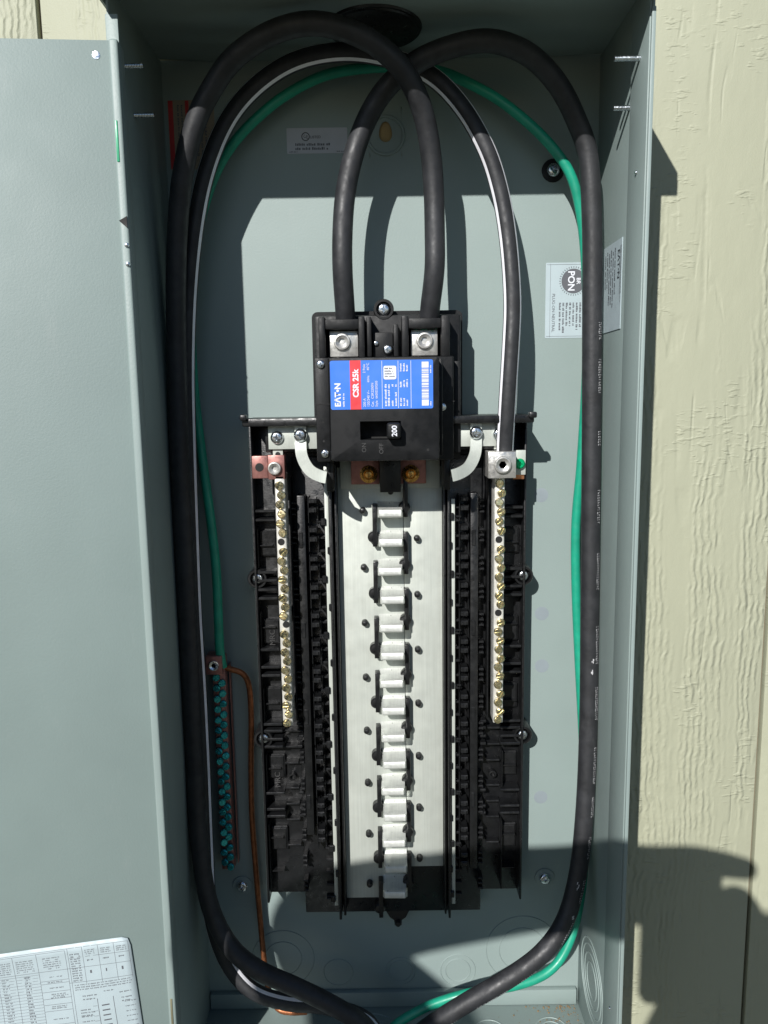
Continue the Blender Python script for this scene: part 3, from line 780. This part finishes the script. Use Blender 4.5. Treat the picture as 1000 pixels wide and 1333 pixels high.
# main body: side shelf and raised cover
part('body', MB().box(-.0542, .0585, .0650, .0890, -.0508, .0335, .0016, 3).box(-.0522, -.0412, .0370, .0655, -.0484, .0318, .0010, 2), CASE, br)
part('body_seam', MB().box(-.0524, -.0410, .0366, .0375, -.0040, -.0034).box(.0450, .0588, .0642, .0655, -.0035, -.0025), HOLE, br)
part('side_flange', MB().box(.0588, .0655, .078, .100, -.046, .030, .0012), CASE, br)
for x in (-.0489, -.0472): pass
cs = screw_mesh('case_screw', .0033, .0018, ZINC)
for x, z in ((-.0497, .0282), (-.0480, -.0443), (.0490, -.0075)):
    put('case_screw', cs, br, (x if x > 0 else x+.0023, .0648 if x > 0 else .0368, z if x > 0 else z*.955))
cv = MB()
# cover with an opening for the handle
X0, X1, Z0, Z1, YF = -.0408, .0440, -.0480, .0315, .0300
ox0, ox1, oz0, oz1 = -.0176, .0143, -.0318, -.0172
def loop(pts, y): return [cv.bm.verts.new((p[0], y, p[1])) for p in pts]
def bridge(A, B):
    for i in range(len(A)): cv.bm.faces.new((A[i], A[(i+1) % len(A)], B[(i+1) % len(B)], B[i]))
l0 = loop(rrect(X0, X1, Z0, Z1, .0024), .0655); l1 = loop(rrect(X0, X1, Z0, Z1, .0024), YF+.0012)
l2 = loop(rrect(X0+.0004, X1-.0004, Z0+.0004, Z1-.0004, .0020), YF+.0004); l3 = loop(rrect(X0+.0012, X1-.0012, Z0+.0012, Z1-.0012, .0012), YF)
bridge(l0, l1); bridge(l1, l2); bridge(l2, l3)
h0 = loop(rrect(ox0, ox1, oz0, oz1, .0006), YF); h1 = loop(rrect(ox0+.0004, ox1-.0004, oz0+.0004, oz1-.0004, .0004), YF+.0006); h2 = loop(rrect(ox0+.0004, ox1-.0004, oz0+.0004, oz1-.0004, .0004), .051)
bridge(h0, h1); bridge(h1, h2)
es = [cv.bm.edges.get((L_[i], L_[(i+1) % len(L_)])) for L_ in (l3, h0) for i in range(len(L_))]
bmesh.ops.triangle_fill(cv.bm, edges=es, use_beauty=True)
part('cover', cv, CASE, br)
part('handle_well', MB().box(ox0-.001, ox1+.001, .050, .052, oz0-.001, oz1+.001), HOLE, br)
part('cover_bead', MB().box(.0447, .0475, .042, .066, Z0+.002, Z1-.001, .0008), CASE, br)
part('pin_hole', MB().lathe((.0350, YF, -.0400), [(.0011, .0), (.0011, .0001)], 14), HOLE, br)
for x, z in ((-.0468, -.0178), (-.0465, -.0325)): part('pin_hole', MB().lathe((x, .0371, z), [(.0009, .0), (.0009, .0003)], 12), HOLE, br)
hnd = part('handle', MB().box(.0030, .0140, .0185, .050, -.0306, -.0184, .0022, 3), CASE, br)
put('lettering', text_mesh('200', .0056, (.0107, .01835, -.0245), 90, WPRINT, align='CENTER', bold=.00012), hnd)
put('lettering', text_mesh('ON', .0048, (-.0132, YF-.0001, -.0375), 90, EMB, align='CENTER', depth=.0001), br)
put('lettering', text_mesh('OFF', .0048, (.0002, YF-.0001, -.0385), 90, EMB, align='CENTER', depth=.0001), br)
# rating label
lx0, lx1, lz0, lz1 = -.0398, .0392, -.0080, .0292
lb = part('rating_label', flat(lx0, lx1, lz0, lz1, YF-.00005, .0014), BLUE, br)
Y2 = YF-.0006
m = MB().quad([(x, Y2+.00015, z) for x, z in ((-.0246, lz0), (-.0163, lz0), (-.0163, lz1), (-.0246, lz1))]); part('red_band', m, RED, lb)
put('lettering', text_mesh('E\u039BT\u2022N', .0062, (-.0322, Y2, -.0058), 90, WPRINT, bold=.00025), lb)
put('lettering', text_mesh('CSR 25k', .0060, (-.0183, Y2, .0012), 90, WPRINT, bold=.00022), lb)
for body, x, z, sz in (('200 A', -.0128, -.0062, .0027), ('120/240 V~', -.0098, -.0062, .0027), ('Cat.  CSR2200N', -.0066, -.0062, .0027), ('Style  6600D20G05', -.0036, -.0062, .0025), ('2 Pole', -.0128, .0195, .0027), ('40\u00b0C', -.0098, .0215, .0027), ('60Hz', -.0098, .0125, .0024)):
    put('lettering', text_mesh(body, sz, (x, Y2, z), 90, WPRINT), lb)
m = MB()
for x in (.0000, .0124, .0222): line(m, (x, lz0+.0006), (x, lz1-.0006), .00032, Y2)
micro(m, (-.0292, Y2, -.0058), 90, 1, .0013, .002, .0125, rn)
for x, L in ((.0034, .018), (.0058, .018), (.0086, .004), (.0112, .011)): micro(m, (x, Y2, -.0058), 90, 1, .0016, .002, L, rn)
for x in (.0086, .0112): micro(m, (x, Y2, .0090), 90, 1, .0014, .002, .002, rn)
for x, z, L in ((.0150, -.0058, .007), (.0175, -.0058, .006), (.0198, -.0058, .006), (.0150, .0085, .004), (.0175, .0085, .006), (.0198, .0085, .006), (.0150, .0205, .006), (.0175, .0205, .007), (.0198, .0205, .006)): micro(m, (x, Y2, z), 90, 1, .0014, .002, L, rn)
micro(m, (.0378, Y2, -.0058), 90, 1, .0010, .002, .003, rn); micro(m, (.0378, Y2, .019), 90, 1, .0010, .002, .007, rn)
part('small_print', m, WPRINT, lb)
m = MB()
for z0, z1 in ((-.0058, -.0012), (.0230, .0275)): m.quad([(x, Y2, z) for x, z in ((.0305, z0), (.0358, z0), (.0358, z1), (.0305, z1))])
z = -.0004
while z < .0225:
    t = rn.choice([.00025, .0004, .0007, .0011]); m.quad([(x, Y2, zz) for x, zz in ((.0305, z), (.0358, z), (.0358, z+t), (.0305, z+t))]); z += t+rn.choice([.0002, .0003, .0005])
part('barcode', m, WPRINT, lb)
part('white_panel', MB().poly(rrect(.0012, .0110, .0145, .0248, .0014, 4), Y2-.00003, Y2+.0001), WPRINT, lb)
m = MB(); 
for k in range(4): micro(m, (.0020, Y2-.0002, .0223-.002*k), 0, 1, .0012, .002, .0075, rn)
part('small_print', m, GPRINT, lb)

# ================================================================== GROUND BAR
gb = thing('ground_bar', (-.152, D, -.447), 'copper coloured grounding bar full of teal green screws on the shaded left side', 'ground bar')
part('bar', MB().box(-.1608, -.1490, .1120, .1230, -.4460, -.2330, .0008), REDCU, gb)
part('bar_flange', MB().box(-.1476, -.1468, .1225, .1296, -.4460, -.2440, .0002), REDCU, gb)
lg = part('lug', MB().box(-.1650, -.1500, .1040, .1200, -.2475, -.2300, .0008), REDCU, gb)
put('set_screw', screw_mesh('set_screw', .0048, .0020, ZINC, 'hex'), lg, (-.1573, .1040, -.2385))
gsl = screw_mesh('terminal_screw', .0035, .0024, GSCREW, 'slot')
for k in range(38):
    z = -.2525-.00512*k; x = -.1573+.0052*(k % 2)
    o = put('terminal_screw', gsl, gb, (x+rn.uniform(-.0003, .0003), .1116-rn.uniform(0, .0012), z)); o.rotation_euler = (R(rn.uniform(-16, 10)), R(rn.uniform(0, 180)), R(rn.uniform(-14, 14)))

# ================================================================== CABLES  (points measured in metres)
CABLES = {
 'A': [(-0.0297, 0.086, 0.0579), (-0.0294, 0.083, 0.0657), (-0.0296, 0.079, 0.0745), (-0.0305, 0.071, 0.1037), (-0.0298, 0.072, 0.1335), (-0.0269, 0.076, 0.1638), (-0.0197, 0.08, 0.1939), (-0.0081, 0.079, 0.2211), (0.0079, 0.074, 0.2417), (0.0305, 0.066, 0.2561), (0.0577, 0.059, 0.2637), (0.0865, 0.057, 0.2662), (0.1174, 0.066, 0.2593), (0.1426, 0.077, 0.241), (0.1599, 0.086, 0.2165), (0.17, 0.089, 0.191), (0.1748, 0.09, 0.1343), (0.1763, 0.09, 0.0728), (0.1788, 0.09, -0.0556), (0.1806, 0.089, -0.1915), (0.181, 0.086, -0.2976), (0.1778, 0.08, -0.3757), (0.1713, 0.074, -0.4322), (0.1583, 0.066, -0.4722), (0.1361, 0.058, -0.4978), (0.1042, 0.052, -0.5177), (0.0695, 0.05, -0.5377), (0.0349, 0.052, -0.5638), (0.0032, 0.062, -0.6035), (-0.0154, 0.07, -0.6477)],
 'B': [(0.0394, 0.086, 0.0569), (0.0399, 0.083, 0.0647), (0.0403, 0.079, 0.0735), (0.0436, 0.07, 0.1025), (0.0439, 0.072, 0.1325), (0.0434, 0.072, 0.1618), (0.0409, 0.068, 0.1895), (0.0352, 0.06, 0.2151), (0.0245, 0.05, 0.2362), (0.0079, 0.042, 0.252), (-0.0144, 0.036, 0.2633), (-0.0448, 0.033, 0.2696), (-0.0767, 0.042, 0.2678), (-0.1075, 0.052, 0.255), (-0.1256, 0.06, 0.2383), (-0.1406, 0.064, 0.2161), (-0.154, 0.07, 0.1813), (-0.1634, 0.078, 0.1367), (-0.1695, 0.084, 0.0771), (-0.1726, 0.088, 0.0146), (-0.1742, 0.088, -0.0502), (-0.1744, 0.088, -0.117), (-0.1747, 0.088, -0.1858), (-0.1746, 0.087, -0.2563), (-0.1746, 0.086, -0.3288), (-0.1726, 0.08, -0.4002), (-0.1654, 0.074, -0.4535), (-0.1472, 0.066, -0.4902), (-0.1211, 0.06, -0.5106), (-0.0863, 0.056, -0.5256), (-0.052, 0.056, -0.5456), (-0.0212, 0.06, -0.5748), (-0.0114, 0.066, -0.6274)],
 'N': [(0.1025, 0.079, -0.0536), (0.1023, 0.078, -0.0438), (0.1027, 0.074, -0.0212), (0.104, 0.072, 0.0103), (0.1058, 0.073, 0.0413), (0.1073, 0.076, 0.0722), (0.1062, 0.079, 0.103), (0.1033, 0.082, 0.1337), (0.0978, 0.084, 0.164), (0.087, 0.084, 0.1959), (0.0675, 0.086, 0.2293), (0.0418, 0.086, 0.2538), (0.0053, 0.082, 0.2663), (-0.0308, 0.08, 0.2693), (-0.0676, 0.084, 0.2636), (-0.0997, 0.09, 0.2469), (-0.1231, 0.094, 0.2231), (-0.1399, 0.092, 0.1873), (-0.1519, 0.094, 0.1459), (-0.1615, 0.098, 0.0912), (-0.1672, 0.1, 0.0277), (-0.1698, 0.102, -0.038), (-0.1713, 0.102, -0.1196), (-0.1722, 0.102, -0.1898), (-0.1711, 0.1, -0.2615), (-0.1708, 0.098, -0.3349), (-0.1711, 0.096, -0.4102), (-0.169, 0.09, -0.4688), (-0.1562, 0.084, -0.516), (-0.1326, 0.078, -0.545), (-0.1, 0.074, -0.5557), (-0.0609, 0.076, -0.5629), (-0.0217, 0.08, -0.5833), (-0.0078, 0.08, -0.6247)],
 'G': [(-0.151, 0.112, -0.2428), (-0.1526, 0.11, -0.2251), (-0.1532, 0.114, -0.1575), (-0.156, 0.117, -0.1155), (-0.1602, 0.12, -0.0738), (-0.1642, 0.122, -0.0324), (-0.1669, 0.122, 0.0084), (-0.1673, 0.122, 0.0552), (-0.1646, 0.122, 0.0944), (-0.1562, 0.12, 0.1453), (-0.1402, 0.116, 0.1866), (-0.1241, 0.112, 0.2098), (-0.1037, 0.11, 0.2294), (-0.0775, 0.11, 0.2487), (-0.0453, 0.11, 0.2637), (-0.0136, 0.112, 0.2699), (0.0182, 0.114, 0.2715), (0.0498, 0.112, 0.2673), (0.0748, 0.108, 0.2559), (0.0999, 0.106, 0.2418), (0.1253, 0.105, 0.2221), (0.1457, 0.104, 0.2017), (0.1608, 0.104, 0.1792), (0.171, 0.108, 0.1444), (0.1771, 0.112, 0.0946), (0.1793, 0.114, 0.0232), (0.177, 0.116, -0.0577), (0.1739, 0.118, -0.1136), (0.1751, 0.118, -0.1707), (0.1791, 0.116, -0.2434), (0.1844, 0.112, -0.3322), (0.1855, 0.104, -0.4052), (0.1806, 0.094, -0.4615), (0.1677, 0.082, -0.5038), (0.1477, 0.074, -0.528), (0.1154, 0.068, -0.5375), (0.0818, 0.066, -0.5408), (0.0535, 0.066, -0.5482), (0.0252, 0.068, -0.5621), (-0.0036, 0.072, -0.5885), (-0.0154, 0.08, -0.6412)],
 'W': [(-0.1517, 0.115, -0.2438), (-0.1426, 0.115, -0.2469), (-0.1337, 0.116, -0.2512), (-0.1288, 0.118, -0.2632), (-0.1281, 0.12, -0.2928), (-0.1307, 0.122, -0.3477), (-0.1318, 0.122, -0.395), (-0.1303, 0.122, -0.4513), (-0.1276, 0.12, -0.5074), (-0.1247, 0.116, -0.5461), (-0.12, 0.108, -0.5731), (-0.1106, 0.102, -0.5874), (-0.0967, 0.098, -0.5882), (-0.0818, 0.098, -0.5877)],
}
pa = spline(CABLES['A']); pb = spline(CABLES['B']); pc = spline(CABLES['N']); pg = spline(CABLES['G']); pw = spline(CABLES['W'], .0012)
def cable(name, path, r, mat, label, cat='cable', extra=None):
    root = thing(name, path[0], label, cat)
    jac = part('jacket', tube(path, r), mat, root)
    return root
r_ = .0082
ca = cable('power_cable', pa, r_, JACKET, 'thick black cable from the left breaker lug, looping over and down the right side'); ca['group'] = 'thick black power cables'
cb = cable('power_cable', pb, r_, JACKET, 'thick black cable from the right breaker lug, looping left and down the shaded left side'); cb['group'] = 'thick black power cables'
cn = cable('neutral_cable', pc, .0072, JACKET, 'black cable with two white stripes ending in the right neutral lug')
for ph in (R(62), R(-62)): part('stripe', stripe(pc, .0072, ph, R(24)), STRIPE, cn)
cg = cable('ground_wire', pg, .0042, GREENJ, 'thin green insulated wire looping behind the black cables to the ground bar')
wr = thing('bare_copper_wire', pw[0], 'bare stranded copper wire running down from the ground bar lug', 'wire')
part('strands', tube(pw, .0024, 24, lambda k, i, n: 1+.16*abs(math.sin(3.5*(2*math.pi*i/n+k*.32)))), DCOPPER, wr)
# stranded aluminium ends visible at the lugs
# surface print on the right-hand run
fr = frames(pa); m = MB(); i = 0
L = len(pa); i0 = int(L*.40)
while i0 < int(L*.93):
    n_ = rn.randint(3, 8)
    for q in range(n_):
        if i0+2 >= L: break
        p, (t, a, b) = pa[i0], fr[i0]
        for sub in (0, .5):
            pp = pa[i0].lerp(pa[i0+1], sub); ln = rn.uniform(.0010, .0016)
            ph = R(-38); e = R(rn.uniform(8, 12)); 
            def Q(s_, f): return pp+t*s_+(a*math.cos(ph+f)+b*math.sin(ph+f))*(r_*1.008)
            m.quad([Q(0, -e), Q(ln*.35, -e), Q(ln*.35, e), Q(0, e)]); 
            if rn.random() < .6: m.quad([Q(0, e*.6), Q(ln, e*.6), Q(ln, e), Q(0, e)])
            if rn.random() < .5: m.quad([Q(0, -e), Q(ln, -e), Q(ln, -e*.6), Q(0, -e*.6)])
        i0 += 1
    i0 += rn.randint(2, 9)
part('surface_print', m, LPRINT, ca, kind='stuff')
# scuffs on the jacket
m = MB()
for fq, ph in ((.62, -8), (.625, -4), (.78, 5), (.80, -15)):
    k = int(L*fq); p, (t, a, b) = pa[k], fr[k]
    for q in range(4):
        s0 = rn.uniform(-.003, .003); f0 = R(ph+rn.uniform(-8, 8)); ln = rn.uniform(.001, .003)
        m.quad([p+t*(s0+u)+(a*math.cos(f0+f)+b*math.sin(f0+f))*(r_*1.006) for u, f in ((0, -.05), (ln, -.02), (ln*1.2, .04), (0, .06))])
part('scuff', m, LPRINT, ca)

# ================================================================== THE PHOTOGRAPHER (casts the shadow at the bottom)
def skin_mesh(name, chains, mat_list, sub=2):
    """connected chains: list of [(pos, radius), ...]; chains start at an existing position to connect"""
    verts, rad, edges, idx = [], [], [], {}
    def vid(p, r):
        key = tuple(round(c, 4) for c in p)
        if key not in idx: idx[key] = len(verts); verts.append(p); rad.append(r)
        return idx[key]
    for chn in chains:
        ids = [vid(p, r) for p, r in chn]
        edges += [(a, b) for a, b in zip(ids, ids[1:])]
    me = bpy.data.meshes.new(name); me.from_pydata(verts, edges, [])
    ob = bpy.data.objects.new(name, me); C.objects.link(ob)
    md = ob.modifiers.new('skin', 'SKIN'); md.use_smooth_shade = True
    for i, sv in enumerate(me.skin_vertices[0].data): sv.radius = (rad[i], rad[i]); sv.use_root = (i == 0)
    sb = ob.modifiers.new('sub', 'SUBSURF'); sb.levels = sb.render_levels = sub
    dg = bpy.context.evaluated_depsgraph_get(); out = bpy.data.meshes.new_from_object(ob.evaluated_get(dg))
    bpy.data.objects.remove(ob); out.materials.clear(); out.materials.append(mat_list); return out
P_ = thing('person', (.0, -1.02, -1.5), 'person holding up a phone in front of the panel, seen only as a shadow', 'person')
nk, shl, shr, pel = (-.02, -1.05, -.10), (-.29, -1.0, -.03), (.18, -1.03, -.11), (-.04, -1.06, -.64)
LH, RH = (-.070, -.604, -.004), (.046, -.608, -.105)
body = [
 [(pel, .135), ((-.03, -1.06, -.44), .125), ((-.03, -1.06, -.24), .135), (nk, .09), ((-.045, -1.04, -.0), .080), ((-.058, -1.01, .06), .100), ((-.064, -1.0, .120), .116), ((-.064, -1.01, .184), .110)],
 [(nk, .09), (shl, .066), ((-.375, -.82, -.015), .062), ((-.425, -.70, .010), .060), ((-.31, -.650, .006), .048), ((-.17, -.615, .000), .042), ((-.105, -.606, -.002), .037), (LH, .038)],
 [(nk, .09), (shr, .062), ((.20, -.95, -.28), .052), ((.13, -.83, -.38), .052), ((-.014, -.70, -.29), .054), ((-.024, -.632, -.190), .050), (RH, .040)],
 [(pel, .135), ((-.13, -1.06, -.80), .088), ((-.14, -1.04, -1.08), .062), ((-.14, -1.07, -1.42), .045), ((-.14, -.95, -1.47), .038)],
 [(pel, .135), ((.05, -1.06, -.80), .088), ((.06, -1.04, -1.08), .062), ((.06, -1.07, -1.42), .045), ((.06, -.95, -1.47), .038)],
 # left hand: index finger reaches across the top of the phone, the others curl round its edge, thumb below
 [(LH, .038), ((-.034, -.604, .020), .017), ((.002, -.603, .021), .0150), ((.036, -.602, .014), .0130), ((.064, -.601, .007), .0095)],
 [(LH, .038), ((-.040, -.606, .004), .0125), ((-.018, -.604, .000), .0105), ((-.004, -.600, -.004), .009)],
 [(LH, .038), ((-.042, -.606, -.018), .012), ((-.020, -.604, -.022), .010), ((-.006, -.600, -.026), .0085)],
 [(LH, .038), ((-.050, -.606, -.034), .011), ((-.032, -.604, -.040), .009), ((-.020, -.600, -.044), .008)],
 [(LH, .038), ((-.056, -.588, .012), .012), ((-.048, -.576, .004), .0105)],
 # right hand: palm behind the lower right of the phone, fingers under it, thumb on the right edge
 [(RH, .040), ((.018, -.604, -.128), .016), ((-.004, -.600, -.130), .012), ((-.022, -.594, -.130), .010)],
 [(RH, .040), ((.020, -.602, -.100), .012), ((-.004, -.600, -.104), .011), ((-.024, -.596, -.106), .009)],
 [(RH, .040), ((.022, -.604, -.080), .012), ((-.002, -.602, -.082), .0105), ((-.020, -.598, -.084), .009)],
 [(RH, .040), ((.030, -.602, -.142), .0115), ((.012, -.594, -.150), .0095), ((-.004, -.588, -.150), .008)],
 [(RH, .040), ((.058, -.600, -.070), .030), ((.050, -.598, -.040), .025), ((.038, -.596, -.014), .018)],
]
put('body', skin_mesh('body', body, SHIRT), P_)
ph = thing('phone', (-.0035, -.585, -.06), 'dark smartphone held up in front of the panel by the person taking the picture', 'phone')
part('phone_body', MB().poly(rrect(-.0405, .0365, -.148, .014, .009), -.587, -.578), CASE, ph)
part('screen', MB().poly(rrect(-.038, .034, -.144, .010, .006), -.5882, -.5872), HOLE, ph)
part('lens_ring', MB().lathe((0, -.578, 0), [(.006, 0), (.006, -.0012), (.004, -.0014)], 24), ALU, ph)
